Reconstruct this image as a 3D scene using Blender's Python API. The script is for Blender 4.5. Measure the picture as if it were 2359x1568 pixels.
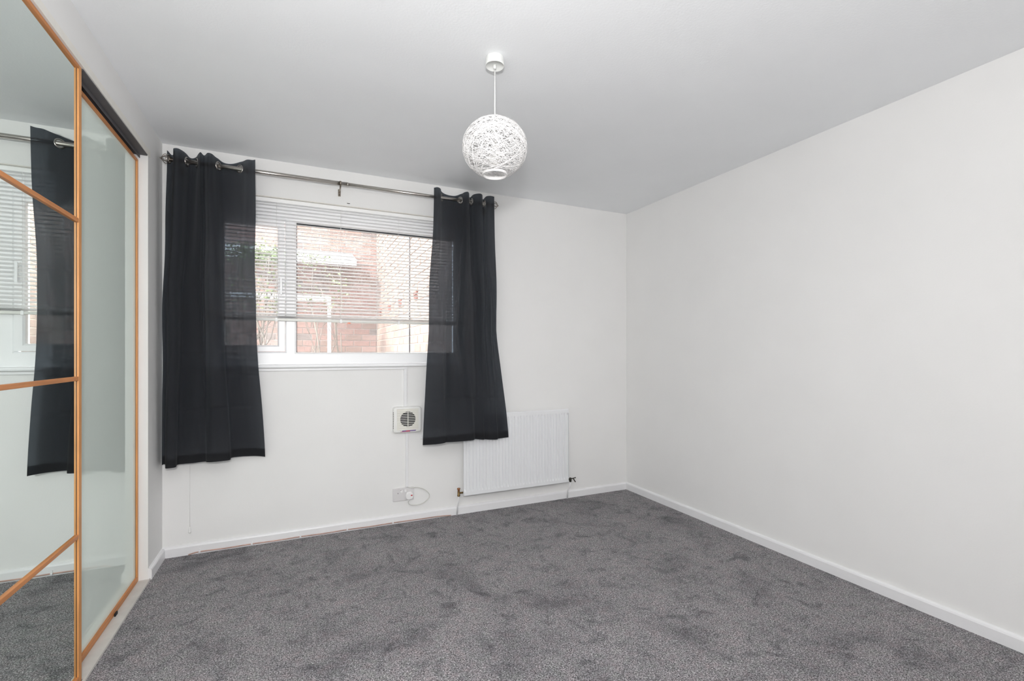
import bpy, bmesh, math, random
from mathutils import Vector, Matrix
random.seed(7)
for o in list(bpy.data.objects):
    bpy.data.objects.remove(o)
SC = bpy.context.scene
COL = SC.collection
PI = math.pi

# ------------------------------------------------------------------ camera
# world: window wall is y = 0, right wall is x = 0, floor is z = 0
cam = bpy.data.cameras.new('camera')
cam.sensor_width = 36.0
cam.lens = 1083.0 / 2359.0 * 36.0
cam.shift_y = 28.0 / 2359.0
cam.clip_start = 0.02
cam_o = bpy.data.objects.new('camera', cam)
COL.objects.link(cam_o)
cam_o.location = (-2.628, -3.319, 1.189)
cam_o.rotation_euler = (PI / 2, 0, -math.radians(24.7))
SC.camera = cam_o

# ------------------------------------------------------------------ world, sun, lights, exposure
W = bpy.data.worlds.new('overcast_sky')
SC.world = W
W.use_nodes = True
W.node_tree.nodes['Background'].inputs['Color'].default_value = (0.93, 0.96, 1.0, 1)
W.node_tree.nodes['Background'].inputs['Strength'].default_value = 11.5

sun = bpy.data.lights.new('sun', 'SUN')
sun.energy = 8.5
sun.angle = math.radians(6)
sun.color = (1.0, 0.95, 0.88)
sun_o = bpy.data.objects.new('sun', sun)
COL.objects.link(sun_o)
sun_o.location = (-8, -4, 9)
sun_o.rotation_euler = Vector((0.80, 0.34, -0.62)).to_track_quat('-Z', 'Y').to_euler()


def area(name, loc, target, size, power, color):
    l = bpy.data.lights.new(name, 'AREA')
    l.shape = 'DISK'
    l.size = size
    l.energy = power
    l.color = color
    o = bpy.data.objects.new(name, l)
    COL.objects.link(o)
    o.location = loc
    o.rotation_euler = (Vector(target) - Vector(loc)).to_track_quat('-Z', 'Y').to_euler()
    return o


# the photographer's flash beside the camera; second lamp added, bounced off the rear wall for ambient fill
area('direct_flash', (-2.69, -3.46, 1.46), (-2.50, 0.0, 2.0), 0.15, 32, (1.0, 0.99, 0.99))
area('bounced_fill', (-2.95, -3.42, 1.15), (-2.95, -4.30, 2.60), 0.6, 40, (1.0, 0.99, 0.98))

vs = SC.view_settings
vs.view_transform = 'Standard'
vs.look = 'None'
vs.exposure = 0.09
vs.gamma = 1.0
vs.use_curve_mapping = False
SC.cycles.diffuse_bounces = 8
SC.cycles.max_bounces = 14
SC.cycles.transparent_max_bounces = 24

# ------------------------------------------------------------------ mesh helpers


class MB:
    """collects vertices and faces for one mesh"""

    def __init__(self):
        self.v, self.f, self.sm = [], [], []

    def add(self, vs_, fs, smooth=False):
        n = len(self.v)
        self.v += [tuple(p) for p in vs_]
        for q in fs:
            self.f.append(tuple(i + n for i in q))
            self.sm.append(smooth)
        return self

    def box(self, x0, x1, y0, y1, z0, z1):
        v = [(x0, y0, z0), (x1, y0, z0), (x1, y1, z0), (x0, y1, z0),
             (x0, y0, z1), (x1, y0, z1), (x1, y1, z1), (x0, y1, z1)]
        f = [(0, 3, 2, 1), (4, 5, 6, 7), (0, 1, 5, 4), (1, 2, 6, 5), (2, 3, 7, 6), (3, 0, 4, 7)]
        return self.add(v, f)

    def prism(self, prof, axis, a0, a1, smooth=False):
        """closed 2-D profile extruded along axis 0 (x), 1 (y) or 2 (z)"""
        n = len(prof)

        def mk(p, a):
            return [(a, p[0], p[1]), (p[0], a, p[1]), (p[0], p[1], a)][axis]
        v = [mk(p, a0) for p in prof] + [mk(p, a1) for p in prof]
        f = [(i, (i + 1) % n, n + (i + 1) % n, n + i) for i in range(n)]
        self.add(v, f, smooth)
        self.add(v, [tuple(range(n))[::-1], tuple(range(n, 2 * n))])
        return self

    def tube(self, pts, r, seg=8, closed=False, caps=True, smooth=True):
        pts = [Vector(p) for p in pts]
        n = len(pts)
        rs = r if isinstance(r, (list, tuple)) else [r] * n
        nrm = None
        v = []
        for i, p in enumerate(pts):
            if closed:
                t = pts[(i + 1) % n] - pts[i - 1]
            else:
                t = pts[min(i + 1, n - 1)] - pts[max(i - 1, 0)]
            t.normalize()
            if nrm is None:
                nrm = t.orthogonal().normalized()
            nrm = (nrm - t * nrm.dot(t))
            nrm = nrm.normalized() if nrm.length > 1e-6 else t.orthogonal().normalized()
            b = t.cross(nrm)
            for k in range(seg):
                a = 2 * PI * k / seg
                v.append(p + (nrm * math.cos(a) + b * math.sin(a)) * rs[i])
        f = []
        m = n if closed else n - 1
        for i in range(m):
            j = (i + 1) % n
            for k in range(seg):
                k2 = (k + 1) % seg
                f.append((i * seg + k, i * seg + k2, j * seg + k2, j * seg + k))
        self.add(v, f, smooth)
        if caps and not closed:
            self.add(v[:seg], [tuple(range(seg))[::-1]])
            self.add(v[-seg:], [tuple(range(seg))])
        return self

    def lathe(self, prof, seg=32, c=(0, 0, 0), axis='z', smooth=True):
        """prof: (radius, height) list turned about an axis through c"""
        v, f = [], []
        for r, h in prof:
            for k in range(seg):
                a = 2 * PI * k / seg
                p = (r * math.cos(a), r * math.sin(a), h)
                if axis == 'y':
                    p = (p[0], h, p[1])
                elif axis == 'x':
                    p = (h, p[0], p[1])
                v.append((p[0] + c[0], p[1] + c[1], p[2] + c[2]))
        for i in range(len(prof) - 1):
            for k in range(seg):
                k2 = (k + 1) % seg
                f.append((i * seg + k, i * seg + k2, (i + 1) * seg + k2, (i + 1) * seg + k))
        return self.add(v, f, smooth)

    def mesh(self, name, mat, bevel=0.0, bseg=2):
        me = bpy.data.meshes.new(name)
        me.from_pydata(self.v, [], self.f)
        me.polygons.foreach_set('use_smooth', self.sm)
        bm = bmesh.new()
        bm.from_mesh(me)
        bmesh.ops.remove_doubles(bm, verts=bm.verts, dist=1e-6)
        if bevel > 0:
            es = [e for e in bm.edges if len(e.link_faces) == 2 and e.calc_face_angle(0) > 0.6]
            bmesh.ops.bevel(bm, geom=es, offset=bevel, segments=bseg, profile=0.5, affect='EDGES', clamp_overlap=True)
        bmesh.ops.recalc_face_normals(bm, faces=bm.faces)
        bm.to_mesh(me)
        bm.free()
        me.materials.append(mat)
        return me

    def build(self, name, mat, parent=None, bevel=0.0, bseg=2):
        o = bpy.data.objects.new(name, self.mesh(name, mat, bevel, bseg))
        COL.objects.link(o)
        if parent:
            o.parent = parent
            if parent.matrix_basis != Matrix.Identity(4):
                o.matrix_parent_inverse = parent.matrix_basis.inverted()
        return o


def empty(name, loc=(0, 0, 0)):
    o = bpy.data.objects.new(name, None)
    COL.objects.link(o)
    o.location = loc
    o.empty_display_size = 0.05
    return o


def tag(o, label=None, cat=None, group=None, kind=None):
    if label:
        o['label'] = label
    if cat:
        o['category'] = cat
    if group:
        o['group'] = group
    if kind:
        o['kind'] = kind
    return o


def inst(me, name, parent, loc, rot=(0, 0, 0)):
    o = bpy.data.objects.new(name, me)
    COL.objects.link(o)
    o.parent = parent
    pl = parent.location
    o.location = (loc[0] - pl[0], loc[1] - pl[1], loc[2] - pl[2])
    o.rotation_euler = rot
    return o


# ------------------------------------------------------------------ materials
def nodes(name):
    m = bpy.data.materials.new(name)
    m.use_nodes = True
    nt = m.node_tree
    return m, nt, nt.nodes, nt.links, nt.nodes['Principled BSDF']


def pmat(name, color, rough=0.5, metal=0.0, var=0.0, vscale=8.0, bump=0.0, bscale=200.0, spec=0.5, bdist=0.002):
    m, nt, N, L, b = nodes(name)
    b.inputs['Base Color'].default_value = (*color, 1)
    b.inputs['Roughness'].default_value = rough
    b.inputs['Metallic'].default_value = metal
    b.inputs['Specular IOR Level'].default_value = spec
    tc = N.new('ShaderNodeTexCoord')
    if var > 0:
        n = N.new('ShaderNodeTexNoise')
        n.inputs['Scale'].default_value = vscale
        n.inputs['Detail'].default_value = 4
        L.new(tc.outputs['Object'], n.inputs['Vector'])
        r = N.new('ShaderNodeValToRGB')
        r.color_ramp.elements[0].position = 0.3
        r.color_ramp.elements[1].position = 0.7
        r.color_ramp.elements[0].color = (*[c * (1 - var) for c in color], 1)
        r.color_ramp.elements[1].color = (*[min(1, c * (1 + var)) for c in color], 1)
        L.new(n.outputs['Fac'], r.inputs['Fac'])
        L.new(r.outputs['Color'], b.inputs['Base Color'])
    if bump > 0:
        n = N.new('ShaderNodeTexNoise')
        n.inputs['Scale'].default_value = bscale
        n.inputs['Detail'].default_value = 3
        L.new(tc.outputs['Object'], n.inputs['Vector'])
        bp = N.new('ShaderNodeBump')
        bp.inputs['Strength'].default_value = bump
        bp.inputs['Distance'].default_value = bdist
        L.new(n.outputs['Fac'], bp.inputs['Height'])
        L.new(bp.outputs['Normal'], b.inputs['Normal'])
    return m


M = {}
M['wall'] = pmat('painted_wall', (0.815, 0.812, 0.804), 0.75, var=0.012, vscale=3, bump=0.12, bscale=140, spec=0.3)
M['ceil'] = pmat('painted_ceiling', (0.875, 0.89, 0.905), 0.85, var=0.012, vscale=3, bump=0.25, bscale=110, spec=0.2)
M['gloss'] = pmat('white_gloss_paint', (0.82, 0.82, 0.83), 0.35, var=0.01, vscale=20)
M['cream'] = pmat('cream_gloss_paint', (0.80, 0.775, 0.72), 0.4, var=0.02, vscale=30)
M['upvc'] = pmat('white_plastic_frame', (0.92, 0.925, 0.935), 0.3, var=0.005, vscale=10)
M['slat'] = pmat('white_blind_slat', (0.93, 0.93, 0.93), 0.4, var=0.01, vscale=15)
M['blindrail'] = pmat('pale_grey_rail', (0.76, 0.76, 0.72), 0.4, var=0.02, vscale=40)
M['cord'] = pmat('white_cord', (0.85, 0.85, 0.84), 0.7, var=0.03, vscale=300)
M['orange_tag'] = pmat('orange_plastic', (0.85, 0.16, 0.04), 0.4, var=0.02, vscale=300)
M['gasket'] = pmat('black_rubber_gasket', (0.012, 0.016, 0.022), 0.6, var=0.02, vscale=90)
M['steel'] = pmat('brushed_nickel', (0.52, 0.49, 0.46), 0.28, metal=1.0, var=0.05, vscale=60)
M['bronze'] = pmat('dark_nickel', (0.30, 0.26, 0.22), 0.35, metal=1.0, var=0.1, vscale=90)
M['track'] = pmat('dark_grey_track', (0.10, 0.095, 0.10), 0.6, var=0.08, vscale=12)
M['alu'] = pmat('pale_aluminium_track', (0.62, 0.60, 0.57), 0.5, var=0.06, vscale=18)
M['rad'] = pmat('white_radiator_enamel', (0.80, 0.81, 0.825), 0.3, var=0.005, vscale=10)
M['brass'] = pmat('aged_brass', (0.24, 0.16, 0.07), 0.4, metal=0.9, var=0.3, vscale=80)
M['copper_cap'] = pmat('copper_cap', (0.42, 0.19, 0.09), 0.4, metal=0.8, var=0.2, vscale=80)
M['darkmetal'] = pmat('blackened_metal', (0.05, 0.048, 0.04), 0.5, metal=0.5, var=0.3, vscale=80)
M['copper'] = pmat('painted_copper_pipe', (0.50, 0.33, 0.28), 0.45, metal=0.3, var=0.25, vscale=14)
M['ivory'] = pmat('ivory_plastic', (0.80, 0.79, 0.735), 0.4, var=0.02, vscale=20)
M['ivory2'] = pmat('pale_plastic', (0.82, 0.82, 0.80), 0.4, var=0.01, vscale=20)
M['hole'] = pmat('black_interior', (0.008, 0.008, 0.01), 0.8, var=0.05, vscale=20)
M['plug'] = pmat('white_plug_plastic', (0.86, 0.85, 0.85), 0.35, var=0.01, vscale=20)
M['plate'] = pmat('grey_white_socket_plate', (0.70, 0.685, 0.69), 0.35, var=0.01, vscale=20)
M['red'] = pmat('red_plastic', (0.55, 0.012, 0.02), 0.35, var=0.05, vscale=200)
M['purple'] = pmat('purple_print', (0.16, 0.09, 0.28), 0.5, var=0.05, vscale=200)
M['redprint'] = pmat('red_print', (0.48, 0.08, 0.14), 0.5, var=0.05, vscale=200)
M['cable'] = pmat('grey_white_cable', (0.66, 0.66, 0.62), 0.5, var=0.03, vscale=90)
M['string'] = pmat('white_paper_string', (0.80, 0.79, 0.785), 0.8, var=0.04, vscale=120)
M['rose'] = pmat('white_ceiling_rose', (0.80, 0.81, 0.79), 0.4, var=0.01, vscale=20)
M['bulb'] = pmat('opal_bulb_glass', (0.92, 0.91, 0.88), 0.25, var=0.01, vscale=20)
M['whitewood'] = pmat('white_painted_timber', (0.50, 0.50, 0.51), 0.5, var=0.03, vscale=10)
M['mortar'] = pmat('pale_mortar', (0.27, 0.24, 0.218), 0.9, var=0.1, vscale=30, bump=0.4, bscale=120)
M['mortar2'] = pmat('lighter_mortar', (0.40, 0.335, 0.29), 0.9, var=0.1, vscale=30, bump=0.4, bscale=120)
M['vent'] = pmat('terracotta_vent', (0.13, 0.045, 0.035), 0.8, var=0.2, vscale=40)
M['paving'] = pmat('grey_paving', (0.58, 0.56, 0.53), 0.9, var=0.15, vscale=4, bump=0.4, bscale=60)
M['twig'] = pmat('grey_brown_twig', (0.10, 0.085, 0.07), 0.9, var=0.25, vscale=30)
M['leaf'] = pmat('fresh_green_leaf', (0.11, 0.155, 0.055), 0.6, var=0.35, vscale=14)


def wood_mat(name, color, axis):
    m, nt, N, L, b = nodes(name)
    tc = N.new('ShaderNodeTexCoord')
    mp = N.new('ShaderNodeMapping')
    s = [60, 60, 60]
    s[axis] = 3
    mp.inputs['Scale'].default_value = s
    n = N.new('ShaderNodeTexNoise')
    n.inputs['Scale'].default_value = 1.5
    n.inputs['Detail'].default_value = 6
    r = N.new('ShaderNodeValToRGB')
    r.color_ramp.elements[0].position = 0.3
    r.color_ramp.elements[1].position = 0.72
    r.color_ramp.elements[0].color = (*[c * 0.78 for c in color], 1)
    r.color_ramp.elements[1].color = (*[min(1, c * 1.15) for c in color], 1)
    L.new(tc.outputs['Object'], mp.inputs['Vector'])
    L.new(mp.outputs['Vector'], n.inputs['Vector'])
    L.new(n.outputs['Fac'], r.inputs['Fac'])
    L.new(r.outputs['Color'], b.inputs['Base Color'])
    b.inputs['Roughness'].default_value = 0.45
    return m


M['woodv'] = wood_mat('orange_beech_upright', (0.66, 0.30, 0.10), 2)
M['woodh'] = wood_mat('orange_beech_rail', (0.55, 0.22, 0.07), 1)


def brick_mat(name, color):
    return pmat(name, color, 0.9, var=0.22, vscale=22, bump=0.5, bscale=90, bdist=0.004)


BRICK = [brick_mat('red_brick', (0.175, 0.104, 0.088)), brick_mat('pink_brick', (0.195, 0.128, 0.111)),
         brick_mat('brown_brick', (0.148, 0.097, 0.080)), brick_mat('grey_brown_brick', (0.114, 0.088, 0.080))]
BRICK2 = [brick_mat('pale_orange_brick', (0.173, 0.126, 0.105)), brick_mat('buff_brick', (0.184, 0.139, 0.118)),
          brick_mat('salmon_brick', (0.167, 0.115, 0.097))]


def mirror_mat():
    m, nt, N, L, b = nodes('green_tinted_mirror')
    g = N.new('ShaderNodeBsdfGlossy')
    g.inputs['Color'].default_value = (0.84, 0.90, 0.87, 1)
    g.inputs['Roughness'].default_value = 0.0
    L.new(g.outputs['BSDF'], N['Material Output'].inputs['Surface'])
    return m


def coated_mat():
    m, nt, N, L, b = nodes('pale_green_coated_glass')
    g = N.new('ShaderNodeBsdfGlossy')
    g.inputs['Color'].default_value = (0.84, 0.90, 0.87, 1)
    g.inputs['Roughness'].default_value = 0.01
    d = N.new('ShaderNodeBsdfDiffuse')
    d.inputs['Color'].default_value = (0.87, 0.965, 0.90, 1)
    mx = N.new('ShaderNodeMixShader')
    mx.inputs['Fac'].default_value = 0.33
    L.new(d.outputs['BSDF'], mx.inputs[1])
    L.new(g.outputs['BSDF'], mx.inputs[2])
    L.new(mx.outputs['Shader'], N['Material Output'].inputs['Surface'])
    return m


def glass_mat():
    m, nt, N, L, b = nodes('window_glass')
    t = N.new('ShaderNodeBsdfTransparent')
    t.inputs['Color'].default_value = (0.97, 0.985, 0.98, 1)
    g = N.new('ShaderNodeBsdfGlossy')
    g.inputs['Roughness'].default_value = 0.0
    fr = N.new('ShaderNodeFresnel')
    fr.inputs['IOR'].default_value = 1.45
    mx = N.new('ShaderNodeMixShader')
    L.new(fr.outputs['Fac'], mx.inputs['Fac'])
    L.new(t.outputs['BSDF'], mx.inputs[1])
    L.new(g.outputs['BSDF'], mx.inputs[2])
    tl = N.new('ShaderNodeBsdfTranslucent')      # washed-out haze over the view, mixed into the glass as translucent white
    tl.inputs['Color'].default_value = (0.95, 0.95, 0.97, 1)
    nz = N.new('ShaderNodeTexNoise')
    nz.inputs['Scale'].default_value = 5.0
    mr = N.new('ShaderNodeMapRange')
    mr.inputs['To Min'].default_value = 0.018
    mr.inputs['To Max'].default_value = 0.04
    L.new(nz.outputs['Fac'], mr.inputs['Value'])
    m2 = N.new('ShaderNodeMixShader')
    L.new(mr.outputs['Result'], m2.inputs['Fac'])
    L.new(mx.outputs['Shader'], m2.inputs[1])
    L.new(tl.outputs['BSDF'], m2.inputs[2])
    L.new(m2.outputs['Shader'], N['Material Output'].inputs['Surface'])
    return m


def curtain_mat():
    m, nt, N, L, b = nodes('charcoal_curtain_cloth')
    tc = N.new('ShaderNodeTexCoord')
    mp = N.new('ShaderNodeMapping')
    mp.inputs['Scale'].default_value = (520, 520, 330)
    n = N.new('ShaderNodeTexNoise')
    n.inputs['Scale'].default_value = 1.0
    n.inputs['Detail'].default_value = 2
    r = N.new('ShaderNodeValToRGB')
    r.color_ramp.elements[0].color = (0.007, 0.007, 0.008, 1)
    r.color_ramp.elements[1].color = (0.018, 0.018, 0.020, 1)
    L.new(tc.outputs['Object'], mp.inputs['Vector'])
    L.new(mp.outputs['Vector'], n.inputs['Vector'])
    L.new(n.outputs['Fac'], r.inputs['Fac'])
    L.new(r.outputs['Color'], b.inputs['Base Color'])
    b.inputs['Roughness'].default_value = 0.85
    b.inputs['Specular IOR Level'].default_value = 0.25
    b.inputs['Sheen Weight'].default_value = 0.05
    bp = N.new('ShaderNodeBump')
    bp.inputs['Strength'].default_value = 0.5
    bp.inputs['Distance'].default_value = 0.002
    L.new(n.outputs['Fac'], bp.inputs['Height'])
    L.new(bp.outputs['Normal'], b.inputs['Normal'])
    t = N.new('ShaderNodeBsdfTransparent')
    tl = N.new('ShaderNodeBsdfTranslucent')
    tl.inputs['Color'].default_value = (0.56, 0.56, 0.60, 1)
    t.inputs['Color'].default_value = (0.70, 0.84, 1.0, 1)
    m1 = N.new('ShaderNodeMixShader')
    m1.inputs['Fac'].default_value = 0.06
    L.new(b.outputs['BSDF'], m1.inputs[1])
    L.new(tl.outputs['BSDF'], m1.inputs[2])
    m2 = N.new('ShaderNodeMixShader')
    m2.inputs['Fac'].default_value = 0.085
    L.new(m1.outputs['Shader'], m2.inputs[1])
    L.new(t.outputs['BSDF'], m2.inputs[2])
    L.new(m2.outputs['Shader'], N['Material Output'].inputs['Surface'])
    return m


def carpet_mat():
    m, nt, N, L, b = nodes('grey_flecked_carpet')
    tc = N.new('ShaderNodeTexCoord')

    def noise(scale, detail, dist=0.0, rough=0.5):
        n = N.new('ShaderNodeTexNoise')
        n.inputs['Scale'].default_value = scale
        n.inputs['Detail'].default_value = detail
        n.inputs['Distortion'].default_value = dist
        n.inputs['Roughness'].default_value = rough
        L.new(tc.outputs['Object'], n.inputs['Vector'])
        return n

    def ramp(src, stops):
        r = N.new('ShaderNodeValToRGB')
        e = r.color_ramp.elements
        e[0].position, e[0].color = stops[0][0], (*stops[0][1], 1)
        e[1].position, e[1].color = stops[-1][0], (*stops[-1][1], 1)
        for p, c in stops[1:-1]:
            k = e.new(p)
            k.color = (*c, 1)
        L.new(src, r.inputs['Fac'])
        return r

    def mul(a, c):
        x = N.new('ShaderNodeMix')
        x.data_type = 'RGBA'
        x.blend_type = 'MULTIPLY'
        x.inputs[0].default_value = 1.0
        L.new(a, x.inputs[6])
        L.new(c, x.inputs[7])
        return x.outputs[2]

    fl = noise(225, 2, 0.8, 0.72)
    c1 = ramp(fl.outputs['Fac'], [(0.36, (0.040, 0.039, 0.043)), (0.5, (0.215, 0.207, 0.217)), (0.64, (0.70, 0.67, 0.70))])
    pt = noise(2.6, 5, 0.5, 0.6)
    c2 = ramp(pt.outputs['Fac'], [(0.30, (0.50, 0.50, 0.52)), (0.46, (0.88, 0.88, 0.88)), (0.75, (1.05, 1.04, 1.03))])
    sm = noise(11, 3, 0.9, 0.55)
    c3 = ramp(sm.outputs['Fac'], [(0.22, (0.36, 0.36, 0.39)), (0.46, (0.95, 0.95, 0.95)), (0.7, (1.04, 1.0, 1.0))])
    tn = noise(30, 2)
    c4 = ramp(tn.outputs['Color'], [(0.35, (0.96, 1.0, 0.95)), (0.5, (1, 1, 1)), (0.65, (1.04, 0.98, 0.97))])
    col = mul(mul(mul(c1.outputs['Color'], c2.outputs['Color']), c3.outputs['Color']), c4.outputs['Color'])
    L.new(col, b.inputs['Base Color'])
    b.inputs['Roughness'].default_value = 0.95
    b.inputs['Specular IOR Level'].default_value = 0.1
    b.inputs['Sheen Weight'].default_value = 0.15
    bp = N.new('ShaderNodeBump')
    bp.inputs['Strength'].default_value = 0.8
    bp.inputs['Distance'].default_value = 0.006
    L.new(fl.outputs['Fac'], bp.inputs['Height'])
    L.new(bp.outputs['Normal'], b.inputs['Normal'])
    return m


def slat_mat():
    m, nt, N, L, b = nodes('white_blind_slat')
    b.inputs['Base Color'].default_value = (0.93, 0.93, 0.93, 1)
    b.inputs['Roughness'].default_value = 0.4
    t = N.new('ShaderNodeBsdfTranslucent')
    t.inputs['Color'].default_value = (0.95, 0.95, 0.95, 1)
    n = N.new('ShaderNodeTexNoise')
    n.inputs['Scale'].default_value = 20
    r = N.new('ShaderNodeMapRange')
    r.inputs['To Min'].default_value = 0.48
    r.inputs['To Max'].default_value = 0.52
    L.new(n.outputs['Fac'], r.inputs['Value'])
    mx = N.new('ShaderNodeMixShader')
    L.new(r.outputs['Result'], mx.inputs['Fac'])
    L.new(b.outputs['BSDF'], mx.inputs[1])
    L.new(t.outputs['BSDF'], mx.inputs[2])
    L.new(mx.outputs['Shader'], N['Material Output'].inputs['Surface'])
    return m


M['thinslat'] = slat_mat()
M['mirror'] = mirror_mat()
M['coated'] = coated_mat()
M['glass'] = glass_mat()
M['curtain'] = curtain_mat()
M['carpet'] = carpet_mat()

# ------------------------------------------------------------------ room shell
LX = -3.33          # face of the left nib wall and bulkhead
YR = -4.5           # wall behind the camera
OX0, OX1, OZ0, OZ1 = -3.13, -1.49, 1.115, 2.172   # window opening


def struct(o):
    o['kind'] = 'structure'
    return o


b = MB().box(-4.1, 0.2, YR - 0.2, 0.0, -0.12, 0.0)
struct(b.build('floor', M['carpet']))
struct(MB().box(-4.1, 0.2, YR - 0.2, 0.3, 2.4, 2.62).build('ceiling', M['ceil']))
b = MB()
b.box(-7.0, OX0, 0, 0.3, -0.3, 2.4)
b.box(OX1, 0.2, 0, 0.3, -0.3, 2.4)
b.box(OX0, OX1, 0, 0.3, -0.3, OZ0 - 0.02)
b.box(OX0, OX1, 0, 0.3, OZ1, 2.4)
struct(b.build('wall_back', M['wall']))
struct(MB().box(0.0, 0.2, YR, 0.0, 0, 2.4).build('wall_right', M['wall']))
struct(MB().box(-4.1, 0.2, YR - 0.2, YR, 0, 2.4).build('wall_rear', M['wall']))
b = MB()
b.box(-4.1, LX, -0.29, 0.0, 0, 2.4)             # nib beside the wardrobe
b.box(-3.46, LX, -2.45, -0.29, 2.222, 2.4)      # bulkhead over the doors
b.box(-4.1, LX, YR, -2.45, 0, 2.4)              # wall before the wardrobe
b.box(-4.1, -3.98, -2.45, -0.29, 0, 2.4)        # back of the wardrobe
b.box(-3.98, -3.46, -2.45, -0.29, 2.3, 2.4)
struct(b.build('wall_left', M['wall']))


def skirt(name, axis, pos, a0, a1, sgn):
    h, t = 0.060, 0.016
    prof = [(pos, 0.0), (pos + sgn * t, 0.0), (pos + sgn * t, h - 0.012), (pos + sgn * t * 0.8, h - 0.005),
            (pos + sgn * t * 0.45, h - 0.001), (pos, h)]
    struct(MB().prism(prof, axis, a0, a1).build(name, M['gloss']))


# profile coordinates: axis 0 -> (y, z); axis 1 -> (x, z)
skirt('baseboard_back', 0, 0.0, LX, 0.0, -1)
skirt('baseboard_right', 1, 0.0, YR, -0.016, -1)
skirt('baseboard_left', 1, LX, -0.29, -0.016, 1)

struct(MB().box(OX0, OX1, 0.002, 0.070, OZ1 - 0.0035, OZ1 + 0.0005).build('trim_2', M['cream']))
b = MB().box(LX, LX + 0.004, -2.45, -0.262, 2.221, 2.252)
struct(b.build('trim_1', M['cream'], bevel=0.001))

# ------------------------------------------------------------------ sliding wardrobe doors
tr = empty('wardrobe_door_track', (-3.37, -1.4, 2.2))
MB().box(-3.425, -3.3605, -2.44, -0.292, 2.2165, 2.2218).build('track_plate', M['track'], tr)
MB().box(-3.3605, -3.332, -1.110, -0.292, 2.2165, 2.2218).build('track_plate', M['track'], tr)
for xx in (-3.3645, -3.4005):
    MB().box(xx - 0.0012, xx + 0.0012, -2.44, -0.292, 2.200, 2.2165).build('track_lip', M['track'], tr)
tag(tr, 'dark grey top track above the sliding wardrobe doors', 'track')

ft = empty('wardrobe_floor_track', (-3.37, -1.4, 0))
b = MB()
b.box(-3.43, -3.3600, -2.44, -0.292, 0.0, 0.005)
b.box(-3.3600, -3.3300, -1.110, -0.292, 0.0, 0.005)
b.box(-3.3300, -3.3190, -2.44, -0.292, 0.0, 0.005)
b.build('track_base', M['alu'], ft)
for xx in (-3.3215, -3.410):
    MB().box(xx - 0.002, xx + 0.002, -2.44, -0.292, 0.005, 0.009).build('track_lip', M['alu'], ft)
MB().box(-3.3675, -3.3625, -0.66, -0.63, 0.005, 0.018).build('door_guide', M['hole'], ft)
tag(ft, 'pale grey floor track along the foot of the sliding wardrobe doors', 'track')


def wardrobe_door(name, xf, y0, y1, z0, z1, rails, panel_mat, panel_name, thick, proud, sw):
    """xf is the room-side face of the frame; the panels sit proud behind it"""
    root = empty(name, (xf, (y0 + y1) / 2, z0))
    xb = xf - thick
    for a, c in ((y0, y0 + sw), (y1 - sw, y1)):
        MB().box(xb, xf, a, c, z0, z1).build('stile', M['woodv'], root, 0.0015)
    MB().box(xb, xf, y0 + sw, y1 - sw, z1 - 0.014, z1).build('top_rail', M['woodh'], root, 0.0012)
    MB().box(xb, xf, y0 + sw, y1 - sw, z0, z0 + 0.026).build('bottom_rail', M['woodh'], root, 0.0012)
    cuts = [z0 + 0.026]
    for z in rails:
        MB().box(xf - proud - 0.003, xf - 0.0005, y0 + sw, y1 - sw, z - 0.0075, z + 0.0075).build('glazing_bar', M['woodh'], root, 0.0012)
        cuts += [z - 0.006, z + 0.006]
    cuts.append(z1 - 0.014)
    for i in range(0, len(cuts), 2):
        MB().box(xf - proud - 0.004, xf - proud, y0 + sw - 0.004, y1 - sw + 0.004, cuts[i] - 0.002, cuts[i + 1] + 0.002).build(panel_name, panel_mat, root)
    for a in (y0 + sw, y1 - sw - 0.0016):
        MB().box(xf - proud, xf - proud + 0.0008, a, a + 0.0016, z0 + 0.026, z1 - 0.014).build('panel_seal', M['gasket'], root)
    MB().box(xb, xf - proud - 0.0045, y0 + sw - 0.002, y1 - sw + 0.002, z0 + 0.01, z1 - 0.01).build('backing_board', M['track'], root)
    return root


d = wardrobe_door('sliding_wardrobe_door', -3.3345, -2.35, -1.114, 0.001, 2.2216, (0.530, 1.096, 1.663), M['mirror'], 'mirror_panel', 0.024, 0.007, 0.024)
tag(d, 'clear mirrored sliding wardrobe door with orange wood frame and three cross bars', 'wardrobe door')
d = wardrobe_door('sliding_wardrobe_door', -3.370, -1.32, -0.293, 0.0055, 2.190, (), M['coated'], 'glass_panel', 0.024, 0.008, 0.018)
tag(d, 'milky pale green glass wardrobe door with orange frame and no cross bars', 'wardrobe door')

# ------------------------------------------------------------------ window
win = empty('window_1', ((OX0 + OX1) / 2, 0.1, OZ0))
struct(win)
FY0, FY1 = 0.072, 0.135
GL, GR = -3.03, -1.545


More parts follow.
